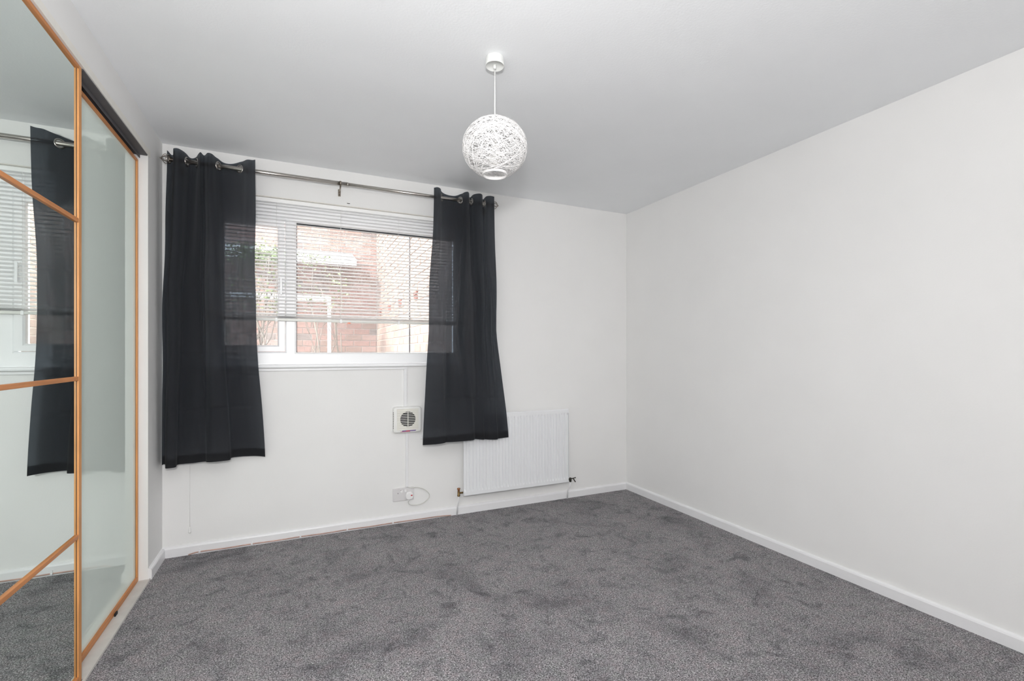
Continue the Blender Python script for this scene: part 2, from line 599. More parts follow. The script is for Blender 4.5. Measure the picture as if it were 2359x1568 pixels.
def mitre_frame(name, x0, x1, z0, z1, wl, wr, wb, wt, y0, y1, mat, parent):
    """four mitred members as one extruded frame, inner lip bevelled"""
    o_ = [(x0, z0), (x1, z0), (x1, z1), (x0, z1)]
    i_ = [(x0 + wl, z0 + wb), (x1 - wr, z0 + wb), (x1 - wr, z1 - wt), (x0 + wl, z1 - wt)]
    e = 0.010
    j_ = [(x0 + wl - e, z0 + wb - e), (x1 - wr + e, z0 + wb - e), (x1 - wr + e, z1 - wt + e), (x0 + wl - e, z1 - wt + e)]
    m = MB()
    v = [(p[0], y0, p[1]) for p in o_] + [(p[0], y0, p[1]) for p in j_] + [(p[0], y0 + 0.008, p[1]) for p in i_] \
        + [(p[0], y1, p[1]) for p in i_] + [(p[0], y1, p[1]) for p in o_]
    f = []
    for a, c in ((0, 4), (4, 8), (8, 12), (12, 16), (16, 0)):
        for k in range(4):
            k2 = (k + 1) % 4
            f.append((a + k, a + k2, c + k2, c + k))
    m.add(v, f)
    return m.build(name, mat, parent)


XM = -2.657     # centre of the mullion
mitre_frame('fixed_light_frame', XM, OX1 - 0.0, OZ0, OZ1, -2.624 - XM, OX1 - GR, 1.189 - OZ0, OZ1 - 2.042, FY0, FY1, M['upvc'], win)
mitre_frame('side_light_frame', OX0, XM, OZ0, OZ1, 0.062, XM + 2.691, 1.195 - OZ0, OZ1 - 2.050, FY0, FY1, M['upvc'], win)
sash = mitre_frame('casement_sash', OX0 + 0.064, -2.693, 1.197, 2.048, GL - OX0 - 0.064, 0.042, 0.040, 0.050, FY0 - 0.010, FY1 - 0.02, M['upvc'], win)
h = MB()
h.box(-2.722, -2.705, FY0 - 0.022, FY0 - 0.010, 1.60, 1.67)
h.box(-2.719, -2.708, FY0 - 0.040, FY0 - 0.022, 1.645, 1.665)
h.box(-2.720, -2.707, FY0 - 0.047, FY0 - 0.038, 1.56, 1.668)
h.build('handle', M['upvc'], sash, 0.002)
p = MB().box(-2.628, GR + 0.004, 0.100, 0.106, 1.185, 2.046).build('pane', M['glass'], win)
g = MB()
g.box(-2.6238, GR, 0.093, 0.0995, 2.027, 2.0415)
g.box(-2.6238, -2.6205, 0.093, 0.0995, 1.19, 2.027)
g.build('gasket', M['gasket'], p)
MB().box(GL - 0.004, -2.731, 0.092, 0.098, 1.233, 2.002).build('pane', M['glass'], win)
prof = [(0.075, 1.1145), (-0.018, 1.1145), (-0.026, 1.110), (-0.028, 1.102), (-0.026, 1.095), (-0.018, 1.0925), (0.0, 1.0925), (0.0, 1.095), (0.075, 1.095)]
MB().prism(prof, 0, OX0 - 0.02, OX1 + 0.04).build('window_sill', M['upvc'], win)
# outer sill
MB().box(OX0 - 0.03, OX1 + 0.03, 0.13, 0.345, 1.06, 1.112).build('outer_sill', M['upvc'], win, 0.004)

# ------------------------------------------------------------------ venetian blind
bl = empty('venetian_blind', (-2.31, 0.036, 2.17))
BX0, BX1, BY = OX0 + 0.012, OX1 - 0.012, 0.036
MB().box(BX0, BX1, BY - 0.014, BY + 0.014, 2.144, 2.168).build('head_rail', M['slat'], bl, 0.002)
s = MB()
n = 6
v = []
for i in range(n + 1):
    a = -1 + 2 * i / n
    yy, zz = 0.0125 * a, 0.0014 * (1 - a * a)
    v += [(BX0, yy, zz), (BX1, yy, zz)]
f = [(2 * i, 2 * i + 1, 2 * i + 3, 2 * i + 2) for i in range(n)]
s.add(v, f, True)
slat_me = s.mesh('slat', M['thinslat'])
z = 2.128
cnt = 0
while z > 1.432:
    o = inst(slat_me, 'slat', bl, (0, BY, z), (math.radians(28 + random.uniform(-1.2, 1.2)), 0, 0))
    z -= 0.0223
    cnt += 1
for k in range(7):      # slats gathered on the bottom rail
    inst(slat_me, 'slat', bl, (0, BY, 1.4115 + 0.0021 * k), (math.radians(random.uniform(-1, 1)), 0, 0))
br = MB().box(BX0, BX1, BY - 0.0125, BY + 0.0125, 1.392, 1.4085).build('bottom_rail', M['blindrail'], bl, 0.003)
MB().box(-2.3105, -2.2915, BY - 0.0130, BY - 0.0085, 1.386, 1.3915).build('orange_tag', M['orange_tag'], br)
for xx in (-3.05, -2.74, -2.353, -1.968, -1.58):
    for yy in (BY - 0.0135, BY + 0.0135):
        MB().tube([(xx, yy, 2.15), (xx, yy, 1.40)], 0.0007, 5).build('ladder_cord', M['cord'], bl)
    MB().box(xx - 0.007, xx + 0.007, BY - 0.0150, BY + 0.0150, 1.388, 1.412).build('cord_clip', M['slat'], br, 0.002)
# pull cord hanging over the sill behind the curtain
pc = MB().tube([(-3.10, BY - 0.016, 2.15), (-3.105, -0.005, 2.1), (-3.16, -0.036, 1.6), (-3.188, -0.036, 1.1), (-3.192, -0.030, 0.55), (-3.192, -0.028, 0.165)], 0.0008, 6).build('pull_cord', M['cord'], bl)
MB().lathe([(0.0001, 0.020), (0.003, 0.018), (0.004, 0.008), (0.006, -0.010), (0.0055, -0.016), (0.0001, -0.018)], 12, (-3.192, -0.028, 0.150)).build('tassel', M['cord'], pc)
tag(bl, 'white slatted blind half lowered in the window above the sill', 'blind')

# ------------------------------------------------------------------ curtain rod
RY, RZ = -0.09, 2.284
rod = empty('curtain_rod', (-2.3, RY, RZ))


def cyl_x(x0, x1, r):
    return MB().tube([(x0, RY, RZ), (x1, RY, RZ)], r, 16)


cyl_x(-3.272, -2.318, 0.0125).build('rod', M['steel'], rod)
cyl_x(-2.330, -1.305, 0.0110).build('inner_rod', M['steel'], rod)
cyl_x(-2.326, -2.316, 0.0132).build('joint_ring', M['steel'], rod)
for sgn, xe in ((-1, -3.272), (1, -1.305)):
    fin = MB().lathe([(0.0001, 0), (0.014, 0), (0.014, sgn * 0.006), (0.009, sgn * 0.009), (0.0001, sgn * 0.009)], 16, (xe, RY, RZ), 'x').build('finial', M['bronze'], rod)
    c = MB()
    for k in range(6):
        a0 = 2 * PI * k / 6 + 0.3
        pts = []
        for i in range(11):
            t = i / 10
            rr = 0.004 + 0.022 * math.sin(PI * min(1, t ** 0.8)) ** 0.9
            a = a0 + 0.9 * t
            pts.append((xe + sgn * (0.007 + 0.036 * t), RY + rr * math.cos(a), RZ + rr * math.sin(a)))
        c.tube(pts, 0.0019, 6)
    c.build('wire_cage', M['bronze'], fin)
    MB().lathe([(0.0001, sgn * 0.041), (0.004, sgn * 0.0425), (0.0052, sgn * 0.046), (0.004, sgn * 0.050), (0.0001, sgn * 0.0515)], 12, (xe, RY, RZ), 'x').build('tip', M['bronze'], fin)
for xx in (-3.235, -2.365, -1.335):
    br = MB()
    br.tube([(xx, RY, RZ - 0.016), (xx, RY + 0.02, RZ - 0.024), (xx, -0.006, RZ - 0.030)], 0.0045, 8)
    bo = br.build('bracket', M['bronze'], rod)
    MB().lathe([(0.0135, -0.005), (0.0155, -0.005), (0.0155, 0.005), (0.0135, 0.005), (0.0135, -0.005)], 16, (xx, RY, RZ), 'x').build('collar', M['bronze'], bo)
    MB().box(xx - 0.008, xx + 0.008, -0.0085, 0.0, RZ - 0.058, RZ - 0.012).build('wall_plate', M['bronze'], bo, 0.002)
    MB().lathe([(0.0001, -0.0105), (0.003, -0.0100), (0.0032, -0.0085)], 10, (xx, 0.0, RZ - 0.050), 'y').build('screw', M['darkmetal'], bo)
tag(rod, 'brushed metal curtain rod with wire cage finial above the window', 'curtain rod')

hk = MB().box(-2.3165, -2.2985, -0.006, 0.0, 2.1855, 2.1885)
tag(hk.build('wall_hook', M['darkmetal'], None, 0.0005), 'tiny dark hook on the wall just above the blind', 'hook')


# ------------------------------------------------------------------ curtains
def catmull(P, t):
    n = len(P) - 1
    x = min(max(t, 0), 1) * n
    i = min(int(x), n - 1)
    u = x - i
    p0, p1, p2, p3 = P[max(i - 1, 0)], P[i], P[i + 1], P[min(i + 2, n)]
    return tuple(0.5 * ((2 * p1[k]) + (-p0[k] + p2[k]) * u + (2 * p0[k] - 5 * p1[k] + 4 * p2[k] - p3[k]) * u * u
                        + (-p0[k] + 3 * p1[k] - 3 * p2[k] + p3[k]) * u ** 3) for k in (0, 1))


def resample(P, n):
    """n+1 parameters so that samples are even along the cloth"""
    K = 1200
    pts = [catmull(P, i / K) for i in range(K + 1)]
    d = [0]
    for i in range(K):
        d.append(d[-1] + math.dist(pts[i], pts[i + 1]))
    out, j = [], 0
    for i in range(n + 1):
        s_ = d[-1] * i / n
        while j < K - 1 and d[j + 1] < s_:
            j += 1
        out.append((j + (s_ - d[j]) / max(d[j + 1] - d[j], 1e-9)) / K)
    return out


def curtain(name, label, T, Mid, B, zt, zb, vm, creases, seed):
    rnd = random.Random(seed)
    root = empty(name, ((T[0][0] + T[-1][0]) / 2, RY, zb))
    NU, NT, NV = 190, 22, 240
    us = [0.5 * (a + c) for a, c in zip(resample(T, NU), resample(B, NU))]
    us = [0.67 * a + 0.33 * c for a, c in zip(us, resample(Mid, NU))]
    vs_ = [0.11 * i / NT / (zt - zb) for i in range(NT)]
    v1 = 0.11 / (zt - zb)
    vs_ += [v1 + (1 - v1) * i / NV for i in range(NV + 1)]
    ph = [rnd.uniform(0, 6.28) for _ in range(8)]
    V, tops = [], []
    for j, v in enumerate(vs_):
        zz = zt + (zb - zt) * v
        w = min(1.0, v / vm)
        w = w * w * (3 - 2 * w) if v < vm else 0.0
        w2 = 0.0 if v < vm else (v - vm) / (1 - vm)
        w2 = 0.5 * w2 + 0.5 * w2 * w2 * (3 - 2 * w2)
        for i, u in enumerate(us):
            if v < vm:
                a, c, q = catmull(T, u), catmull(Mid, u), w
                gt, gb = 1.35, 1.25
                ya, yc = RY - 0.010, -0.105
            else:
                a, c, q = catmull(Mid, u), catmull(B, u), w2
                gt, gb = 1.25, 1.15
                ya, yc = -0.105, (B[0][1] + B[len(B) // 2][1]) / 2
            x = a[0] * (1 - q) + c[0] * q
            y1 = RY + (a[1] - RY) * gt - 0.010 if v < vm else ya + (a[1] - ya) * gt
            y2 = yc + (c[1] - yc) * gb
            y = y1 * (1 - q) + y2 * q
            k = math.sin(PI * min(1, v * 1.2))
            y += 0.004 * k * math.sin(9 * u * 6.28 + ph[0] + 5 * v) + 0.003 * k * math.sin(23 * u + ph[1] + 11 * v)
            x += 0.003 * k * math.sin(17 * v + ph[2] + 3 * u)
            for cz, u0, u1, depth in creases:
                if u0 <= u <= u1:
                    dz = zz - cz - 0.012 * math.sin(PI * (u - u0) / (u1 - u0)) * (depth * 60)
                    y += depth * math.exp(-(dz / 0.009) ** 2) * 1.6 * math.sin(PI * (u - u0) / (u1 - u0)) ** 0.4
            dz = 0.008 * math.sin(6 * u + ph[3]) * v
            y = min(y, -0.037)
            dip = max(0.0, y - RY) / 0.05 * 0.012 * max(0.0, 1 - v * 14)
            V.append((x, y, zz + dz - dip))
        if j == 0:
            tops = [(V[i][0], V[i][1]) for i in range(len(us))]
    # eyelets sit where the cloth crosses the rod
    eye = []
    for i in range(NU):
        y0, y1 = tops[i][1] - RY, tops[i + 1][1] - RY
        if y0 * y1 < 0 or y0 == 0:
            k = abs(y0) / max(abs(y0) + abs(y1), 1e-9)
            x = tops[i][0] * (1 - k) + tops[i + 1][0] * k
            t = Vector((tops[min(i + 3, NU)][0] - tops[max(i - 2, 0)][0], tops[min(i + 3, NU)][1] - tops[max(i - 2, 0)][1], 0)).normalized()
            eye.append((Vector((x, RY, RZ)), t))
    F = []
    n1 = NU + 1
    for j in range(len(vs_) - 1):
        for i in range(NU):
            q = (j * n1 + i, j * n1 + i + 1, (j + 1) * n1 + i + 1, (j + 1) * n1 + i)
            if j < NT + 4:
                cc = sum((Vector(V[k]) for k in q), Vector()) / 4
                if any((cc - e).length < 0.0205 for e, _ in eye):
                    continue
            F.append(q)
    m = MB()
    m.add(V, F, True)
    me = m.mesh('cloth', M['curtain'])
    o = bpy.data.objects.new('cloth', me)
    COL.objects.link(o)
    o.parent = root
    o.matrix_parent_inverse = root.matrix_basis.inverted()
    for e, t in eye:
        nrm = t.cross(Vector((0, 0, 1))).normalized()
        up = Vector((0, 0, 1))
        r = MB()
        r.tube([e + (t * math.cos(2 * PI * k / 24) + up * math.sin(2 * PI * k / 24)) * 0.0225 for k in range(24)], 0.0045, 8, closed=True)
        r.build('eyelet_ring', M['steel'], root)
    # stitched bottom hem: a second layer of cloth a hair behind the first
    hem = []
    rows = [j for j, v in enumerate(vs_) if v > 1 - 0.05 / (zt - zb)]
    for j in rows:
        for i in range(n1):
            x, y, zz = V[j * n1 + i]
            hem.append((x, y + 0.0022, zz + 0.0003))
    HF = [(j * n1 + i, j * n1 + i + 1, (j + 1) * n1 + i + 1, (j + 1) * n1 + i) for j in range(len(rows) - 1) for i in range(NU)]
    hm = MB()
    hm.add(hem, HF, True)
    hm.build('hem', M['curtain'], root)
    tag(root, label, 'curtain', 'charcoal eyelet curtains on the rod')
    return root


LT = [(-3.286, -0.095), (-3.272, -0.06), (-3.252, -0.09), (-3.249, -0.125), (-3.225, -0.135), (-3.205, -0.11), (-3.185, -0.06), (-3.154, -0.07), (-3.133, -0.11), (-3.119, -0.13), (-3.111, -0.1), (-3.102, -0.105), (-3.084, -0.135), (-3.064, -0.13), (-3.049, -0.095), (-3.018, -0.06), (-2.974, -0.06), (-2.921, -0.09), (-2.889, -0.125), (-2.861, -0.13), (-2.845, -0.14)]
LB = [(-3.318, -0.07), (-3.313, -0.045), (-3.295, -0.08), (-3.286, -0.14), (-3.263, -0.15), (-3.238, -0.14), (-3.24, -0.09), (-3.207, -0.09), (-3.164, -0.1), (-3.128, -0.1), (-3.101, -0.11), (-3.091, -0.135), (-3.061, -0.15), (-3.014, -0.15), (-2.977, -0.135), (-2.976, -0.08), (-2.94, -0.06), (-2.895, -0.055), (-2.848, -0.06), (-2.819, -0.07), (-2.798, -0.08)]
RT = [(-1.76, -0.12), (-1.739, -0.135), (-1.713, -0.12), (-1.689, -0.08), (-1.642, -0.06), (-1.583, -0.06), (-1.547, -0.09), (-1.538, -0.12), (-1.52, -0.135), (-1.498, -0.11), (-1.481, -0.07), (-1.467, -0.07), (-1.462, -0.11), (-1.431, -0.135), (-1.402, -0.12), (-1.376, -0.07), (-1.365, -0.07), (-1.364, -0.11), (-1.339, -0.125), (-1.309, -0.12)]
RB = [(-1.842, -0.155), (-1.813, -0.17), (-1.756, -0.185), (-1.703, -0.18), (-1.681, -0.17), (-1.647, -0.18), (-1.585, -0.185), (-1.519, -0.18), (-1.478, -0.165), (-1.454, -0.135), (-1.428, -0.145), (-1.398, -0.155), (-1.38, -0.135), (-1.354, -0.145), (-1.322, -0.15), (-1.288, -0.15), (-1.27, -0.125), (-1.24, -0.12), (-1.206, -0.115), (-1.183, -0.12)]
LM = [(-3.307, -0.1), (-3.3, -0.065), (-3.281, -0.1), (-3.271, -0.145), (-3.248, -0.155), (-3.228, -0.13), (-3.227, -0.07), (-3.192, -0.08), (-3.154, -0.11), (-3.131, -0.12), (-3.112, -0.135), (-3.11, -0.09), (-3.08, -0.15), (-3.048, -0.155), (-3.021, -0.13), (-3.012, -0.08), (-2.976, -0.08), (-2.946, -0.07), (-2.913, -0.11), (-2.874, -0.11), (-2.848, -0.1)]
RM = [(-1.8, -0.135), (-1.777, -0.15), (-1.736, -0.145), (-1.699, -0.125), (-1.665, -0.095), (-1.642, -0.125), (-1.601, -0.135), (-1.575, -0.115), (-1.55, -0.155), (-1.506, -0.16), (-1.453, -0.095), (-1.43, -0.105), (-1.416, -0.15), (-1.387, -0.135), (-1.361, -0.095), (-1.349, -0.115), (-1.344, -0.145), (-1.314, -0.115), (-1.303, -0.13), (-1.284, -0.125)]
curtain('eyelet_curtain', 'charcoal eyelet curtain hanging beside the mirrored wardrobe, the wider of the two', LT, LM, LB, 2.327, 0.556, 0.52,
        [(0.86, 0.0, 1.0, 0.004), (1.15, 0.72, 1.0, 0.005), (1.30, 0.72, 1.0, 0.004), (1.42, 0.72, 1.0, 0.004), (1.62, 0.8, 1.0, 0.004), (1.05, 0.75, 1.0, 0.004), (1.18, 0.2, 0.5, 0.003)], 3)
curtain('eyelet_curtain', 'narrow charcoal eyelet curtain hanging over the corner of the white radiator', RT, RM, RB, 2.329, 0.562, 0.55,
        [(0.86, 0.0, 1.0, 0.005), (1.32, 0.8, 1.0, 0.004), (1.25, 0.0, 0.2, 0.004), (1.75, 0.85, 1.0, 0.003)], 5)

# ------------------------------------------------------------------ pendant lamp
pl = empty('pendant_lamp', (-1.885, -1.535, 2.4))
PX, PY = -1.885, -1.535
MB().lathe([(0.0001, 2.3995), (0.036, 2.3995), (0.0365, 2.3985), (0.0385, 2.372), (0.0385, 2.365), (0.0365, 2.364), (0.0360, 2.369), (0.0001, 2.3700)], 40, (PX, PY, 0)).build('ceiling_rose', M['rose'], pl)
MB().lathe([(0.0001, 2.371), (0.0065, 2.371), (0.006, 2.357), (0.0035, 2.354), (0.0001, 2.354)], 16, (PX, PY, 0)).build('cord_grip', M['rose'], pl)
MB().tube([(PX, PY, 2.35), (PX, PY, 2.0)], 0.0028, 8).build('cord', M['cord'], pl)
BR, BZ = 0.131, 2.030
capb, capt = math.radians(22), math.radians(15)
m = MB()
rnd = random.Random(11)
made = 0
while made < 150:
    nx, ny, nz = rnd.gauss(0, 1), rnd.gauss(0, 1), rnd.gauss(0, 1)
    nv = Vector((nx, ny, nz)).normalized()
    dd = rnd.uniform(-0.75, 0.75) * rnd.random() ** 0.4
    th = math.acos(dd)
    pa = math.acos(max(-1, min(1, nv.z)))           # angle normal to top pole
    if abs(pa - th) < capt or abs((PI - pa) - th) < capb:
        continue
    made += 1
    a = nv.orthogonal().normalized()
    c = nv.cross(a)
    R = BR + rnd.uniform(-0.0022, 0.0022)
    ro = math.sqrt(1 - dd * dd) * R
    ph = rnd.uniform(0, 6.28)
    pts = []
    for k in range(44):
        t = 2 * PI * k / 44
        wob = 1 + 0.004 * math.sin(3 * t + ph)
        pts.append(Vector((PX, PY, BZ)) + (nv * dd * R + (a * math.cos(t) + c * math.sin(t)) * ro) * wob)
    m.tube(pts, rnd.uniform(0.00095, 0.00140), 4, closed=True)
SQ = 0.90
m.v = [(p_[0], p_[1], BZ + (p_[2] - BZ) * SQ) for p_ in m.v]
sh = m.build('string_globe', M['string'], pl)
r0, zc = BR * math.sin(capb), BZ - SQ * BR * math.cos(capb)
MB().lathe([(r0 + 0.003, zc + 0.005), (r0 + 0.0028, zc - 0.002), (r0 + 0.0015, zc - 0.0045), (r0 - 0.0005, zc - 0.0045), (r0 - 0.0015, zc - 0.001), (r0 - 0.001, zc + 0.006)], 40, (PX, PY, 0)).build('lower_rim', M['string'], sh)
r1, zt = BR * math.sin(capt), BZ + SQ * BR * math.cos(capt)
MB().lathe([(r1 + 0.002, zt - 0.003), (r1 + 0.002, zt + 0.003), (r1 - 0.002, zt + 0.003), (r1 - 0.002, zt - 0.003), (r1 + 0.002, zt - 0.003)], 32, (PX, PY, 0)).build('upper_rim', M['string'], sh)
MB().lathe([(0.0001, 2.115), (0.010, 2.113), (0.017, 2.100), (0.019, 2.062), (0.020, 2.055), (0.0001, 2.055)], 24, (PX, PY, 0)).build('lamp_holder', M['rose'], pl)
for k in range(3):
    a = 2 * PI * k / 3 + 0.4
    MB().tube([(PX + 0.018 * math.cos(a), PY + 0.018 * math.sin(a), 2.095), (PX + (r1 - 0.001) * math.cos(a), PY + (r1 - 0.001) * math.sin(a), zt - 0.001)], 0.0013, 6).build('spider_arm', M['rose'], pl)
MB().lathe([(0.0001, 2.058), (0.013, 2.056), (0.014, 2.035), (0.022, 2.012), (0.029, 1.990), (0.030, 1.978), (0.026, 1.962), (0.015, 1.951), (0.0001, 1.948)], 24, (PX, PY, 0)).build('bulb', M['bulb'], pl)
tag(pl, 'white woven string globe lamp hanging from the ceiling', 'lamp')

# ------------------------------------------------------------------ radiator
rd = empty('radiator', (-1.08, -0.06, 0.15))
RX0, RX1, RZ0, RZ1, RYF = -1.523, -0.637, 0.148, 0.738, -0.085
NF = 33
xs, hs = [], []
pitch = (RX1 - RX0 - 0.03) / NF
xs = [RX0, RX0 + 0.004]
hs = [0, 0]
for k in range(NF):
    x0 = RX0 + 0.015 + k * pitch
    for a, hh in ((0.0, 0.0), (0.08, 0.0), (0.24, 1.0), (0.76, 1.0), (0.92, 0.0)):
        xs.append(x0 + a * pitch)
        hs.append(hh)
xs += [RX1 - 0.004, RX1]
hs += [0, 0]
zs = [(RZ0, 0, 0.006), (RZ0 + 0.006, 0, 0.0), (RZ0 + 0.030, 0, 0), (RZ0 + 0.038, 0.5, 0), (RZ0 + 0.048, 1, 0), (RZ1 - 0.048, 1, 0), (RZ1 - 0.038, 0.5, 0), (RZ1 - 0.030, 0, 0), (RZ1 - 0.006, 0, 0.0), (RZ1, 0, 0.006)]
V = []
for zz, amp, edge in zs:
    for i, x in enumerate(xs):
        e = edge
        if i in (0, len(xs) - 1):
            e = max(e, 0.005)
        V.append((x, RYF + e + (0.009 * (1 - hs[i]) * amp), zz))
nx = len(xs)
F = [(j * nx + i, j * nx + i + 1, (j + 1) * nx + i + 1, (j + 1) * nx + i) for j in range(len(zs) - 1) for i in range(nx - 1)]
m = MB()
m.add(V, F)
yb = RYF + 0.014
# closed rim back to the panel's rear
rim = [(RX0, RZ0), (RX1, RZ0), (RX1, RZ1), (RX0, RZ1)]
vv = [(x, RYF + 0.006, zz) for x, zz in rim] + [(x, yb, zz) for x, zz in rim]
m.add(vv, [(0, 1, 5, 4), (1, 2, 6, 5), (2, 3, 7, 6), (3, 0, 4, 7), (4, 5, 6, 7)])
m.build('front_panel', M['rad'], rd)
MB().box(RX0 + 0.012, RX1 - 0.012, yb, yb + 0.030, RZ0 + 0.055, RZ1 - 0.06).build('convector_fins', M['rad'], rd)
for xx in (RX0 + 0.13, RX1 - 0.13):
    MB().box(xx - 0.015, xx + 0.015, yb + 0.028, -0.0004, RZ0 + 0.07, RZ1 - 0.09).build('wall_bracket', M['rad'], rd, 0.002)
# brass valve, left
vl = MB().lathe([(0.0001, 0.205), (0.0115, 0.205), (0.0120, 0.198), (0.0085, 0.196), (0.0080, 0.182)], 20, (-1.553, -0.055, 0)).build('valve_cap', M['copper_cap'], rd)
MB().lathe([(0.0080, 0.186), (0.0088, 0.180), (0.0088, 0.158), (0.0105, 0.157), (0.0105, 0.149), (0.0095, 0.146), (0.0001, 0.146)], 20, (-1.553, -0.055, 0)).build('valve_body', M['brass'], rd)
MB().tube([(-1.548, -0.055, 0.170), (-1.522, -0.064, 0.172)], 0.0065, 10).build('valve_tail', M['brass'], rd)
MB().tube([(-1.553, -0.055, 0.150), (-1.553, -0.050, 0.10), (-1.556, -0.030, 0.06), (-1.556, -0.025, 0.0)], 0.0048, 8).build('feed_pipe', M['gloss'], rd)
# lockshield valve, right
MB().tube([(-0.636, -0.062, 0.166), (-0.600, -0.055, 0.166)], 0.0075, 10).build('valve_tail', M['darkmetal'], rd)
MB().lathe([(0.0001, 0.176), (0.0085, 0.176), (0.0100, 0.170), (0.0100, 0.148), (0.0075, 0.142), (0.0001, 0.142)], 18, (-0.606, -0.055, 0)).build('valve_body', M['darkmetal'], rd)
m = MB()
m.tube([(-0.604, -0.055, 0.166), (-0.556, -0.055, 0.172)], 0.0042, 8)
m.tube([(-0.580, -0.055, 0.168), (-0.560, -0.058, 0.138)], 0.0045, 8)
m.build('valve_lever', M['darkmetal'], rd)
MB().tube([(-0.606, -0.055, 0.146), (-0.607, -0.050, 0.10), (-0.618, -0.030, 0.065), (-0.618, -0.026, 0.0)], 0.0055, 8).build('feed_pipe', M['gloss'], rd)
tag(rd, 'white ribbed panel radiator on the wall below the window', 'radiator')

# ------------------------------------------------------------------ extractor fan
fx0, fx1, fz0, fz1 = -2.018, -1.822, 0.632, 0.812
fn = empty('wall_fan', ((fx0 + fx1) / 2, 0, fz0))
m = MB()


def rrect(x0, x1, z0, z1, r, n=5):
    out = []
    for cx_, cz_, a0 in ((x1 - r, z0 + r, -PI / 2), (x1 - r, z1 - r, 0), (x0 + r, z1 - r, PI / 2), (x0 + r, z0 + r, PI)):
        for i in range(n + 1):
            a = a0 + (PI / 2) * i / n
            out.append((cx_ + r * math.cos(a), cz_ + r * math.sin(a)))
    return out


def stacked(m, rings):
    """rings: list of (profile, y); joined, front one capped"""
    n_ = len(rings[0][0])
    V_ = []
    for prof_, y in rings:
        V_ += [(p_[0], y, p_[1]) for p_ in prof_]
    F_ = []
    for i in range(len(rings) - 1):
        for k in range(n_):
            k2 = (k + 1) % n_
            F_.append((i * n_ + k, i * n_ + k2, (i + 1) * n_ + k2, (i + 1) * n_ + k))
    F_.append(tuple(range((len(rings) - 1) * n_, len(rings) * n_)))
    F_.append(tuple(range(n_))[::-1])
    m.add(V_, F_)
    return m


stacked(m, [(rrect(fx0, fx1, fz0, fz1, 0.020), 0.0), (rrect(fx0, fx1, fz0, fz1, 0.020), -0.036), (rrect(fx0 + 0.003, fx1 - 0.003, fz0 + 0.003, fz1 - 0.003, 0.019), -0.043),
            (rrect(fx0 + 0.010, fx1 - 0.010, fz0 + 0.010, fz1 - 0.010, 0.014), -0.047)])
m.build('housing', M['ivory2'], fn)
fcx, fcz, frad = -1.920, 0.727, 0.053
gx0, gx1, gz0, gz1 = -1.995, -1.846, 0.656, 0.797
gp = MB().box(gx0, gx1, -0.0485, -0.047, gz0, gz1).build('grille_plate', M['ivory'], fn, 0.0005)
MB().lathe([(0.0001, -0.0492), (frad, -0.0492), (frad, -0.0484)], 40, (fcx, 0, fcz), 'y').build('fan_opening', M['hole'], fn)
ns = 12
for k in range(ns + 1):
    zz = gz0 + (gz1 - gz0) * k / ns
    MB().box(gx0, gx1, -0.0535, -0.0493, zz - 0.0020, zz + 0.0020).build('slat', M['ivory'], gp, 0.0006, 1)
MB().box(fcx - 0.0022, fcx + 0.0022, -0.0545, -0.0493, gz0, gz1).build('centre_bar', M['ivory'], gp, 0.0006, 1)
for k in range(10):
    zz = 0.668 + 0.0118 * k
    MB().box(fx0 - 0.0008, fx0 + 0.0050, -0.0400, -0.034, zz - 0.0032, zz + 0.0032).build('side_vent', M['hole'], fn)
# printed maker's strip: slanted purple band with a red middle
for nm, a, c, mt in (('printed_strip', -1.962, -1.934, 'purple'), ('printed_strip', -1.934, -1.908, 'redprint'), ('printed_strip', -1.908, -1.866, 'purple')):
    t = MB()
    t.prism([(a, 0.643), (c, 0.643), (c + 0.004, 0.6495), (a + 0.004, 0.6495)], 1, -0.0474, -0.0468)
    t.build(nm, M[mt], fn)
MB().prism([(-1.972, 0.640), (-1.905, 0.640), (-1.903, 0.643), (-1.970, 0.643)], 1, -0.0474, -0.0468).build('printed_strip', M['redprint'], fn)
tag(fn, 'ivory wall fan with round black louvred grille under the window', 'fan')

# ------------------------------------------------------------------ cable trunking, socket, plug
tk = empty('cable_trunking', (-1.93, 0, 0.25))


def trunk(x0, x1, z0, z1, nm='trunking_length'):
    MB().box(x0, x1, -0.012, -0.0003, z0, z1).build(nm, M['gloss'], tk, 0.0015)


trunk(-3.05, -1.917, 1.074, 1.088)
trunk(-1.939, -1.918, 0.812, 1.0735)
trunk(-1.928, -1.909, 0.246, 0.632)
tag(tk, 'slim white cable trunking running from sill through fan to socket', 'trunking')

sk = empty('wall_socket', (-1.942, 0, 0.20))
sx0, sx1, sz0, sz1 = -2.016, -1.870, 0.153, 0.243
stacked(MB(), [(rrect(sx0, sx1, sz0, sz1, 0.004), 0.0), (rrect(sx0, sx1, sz0, sz1, 0.004), -0.008), (rrect(sx0 + 0.002, sx1 - 0.002, sz0 + 0.002, sz1 - 0.002, 0.003), -0.010)]).build('face_plate', M['plate'], sk)
for cx_ in (-1.981, -1.906):
    MB().box(cx_ - 0.0016, cx_ + 0.0016, -0.0106, -0.009, 0.2035, 0.2115).build('earth_hole', M['hole'], sk)
    for s_ in (-0.011, 0.011):
        MB().box(cx_ + s_ - 0.003, cx_ + s_ + 0.003, -0.0104, -0.009, 0.1815, 0.1845).build('pin_hole', M['plate'] if s_ else M['hole'], sk)
for cx_, in ((-1.957,), (-1.930,)):
    MB().box(cx_ - 0.0075, cx_ + 0.0075, -0.0135, -0.009, 0.212, 0.230).build('rocker_switch', M['plug'], sk, 0.0015)
MB().box(-1.9635, -1.9585, -0.0142, -0.0128, 0.2255, 0.2285).build('switch_mark', M['hole'], sk)
tag(sk, 'double wall socket with white plug near the skirting board', 'socket')

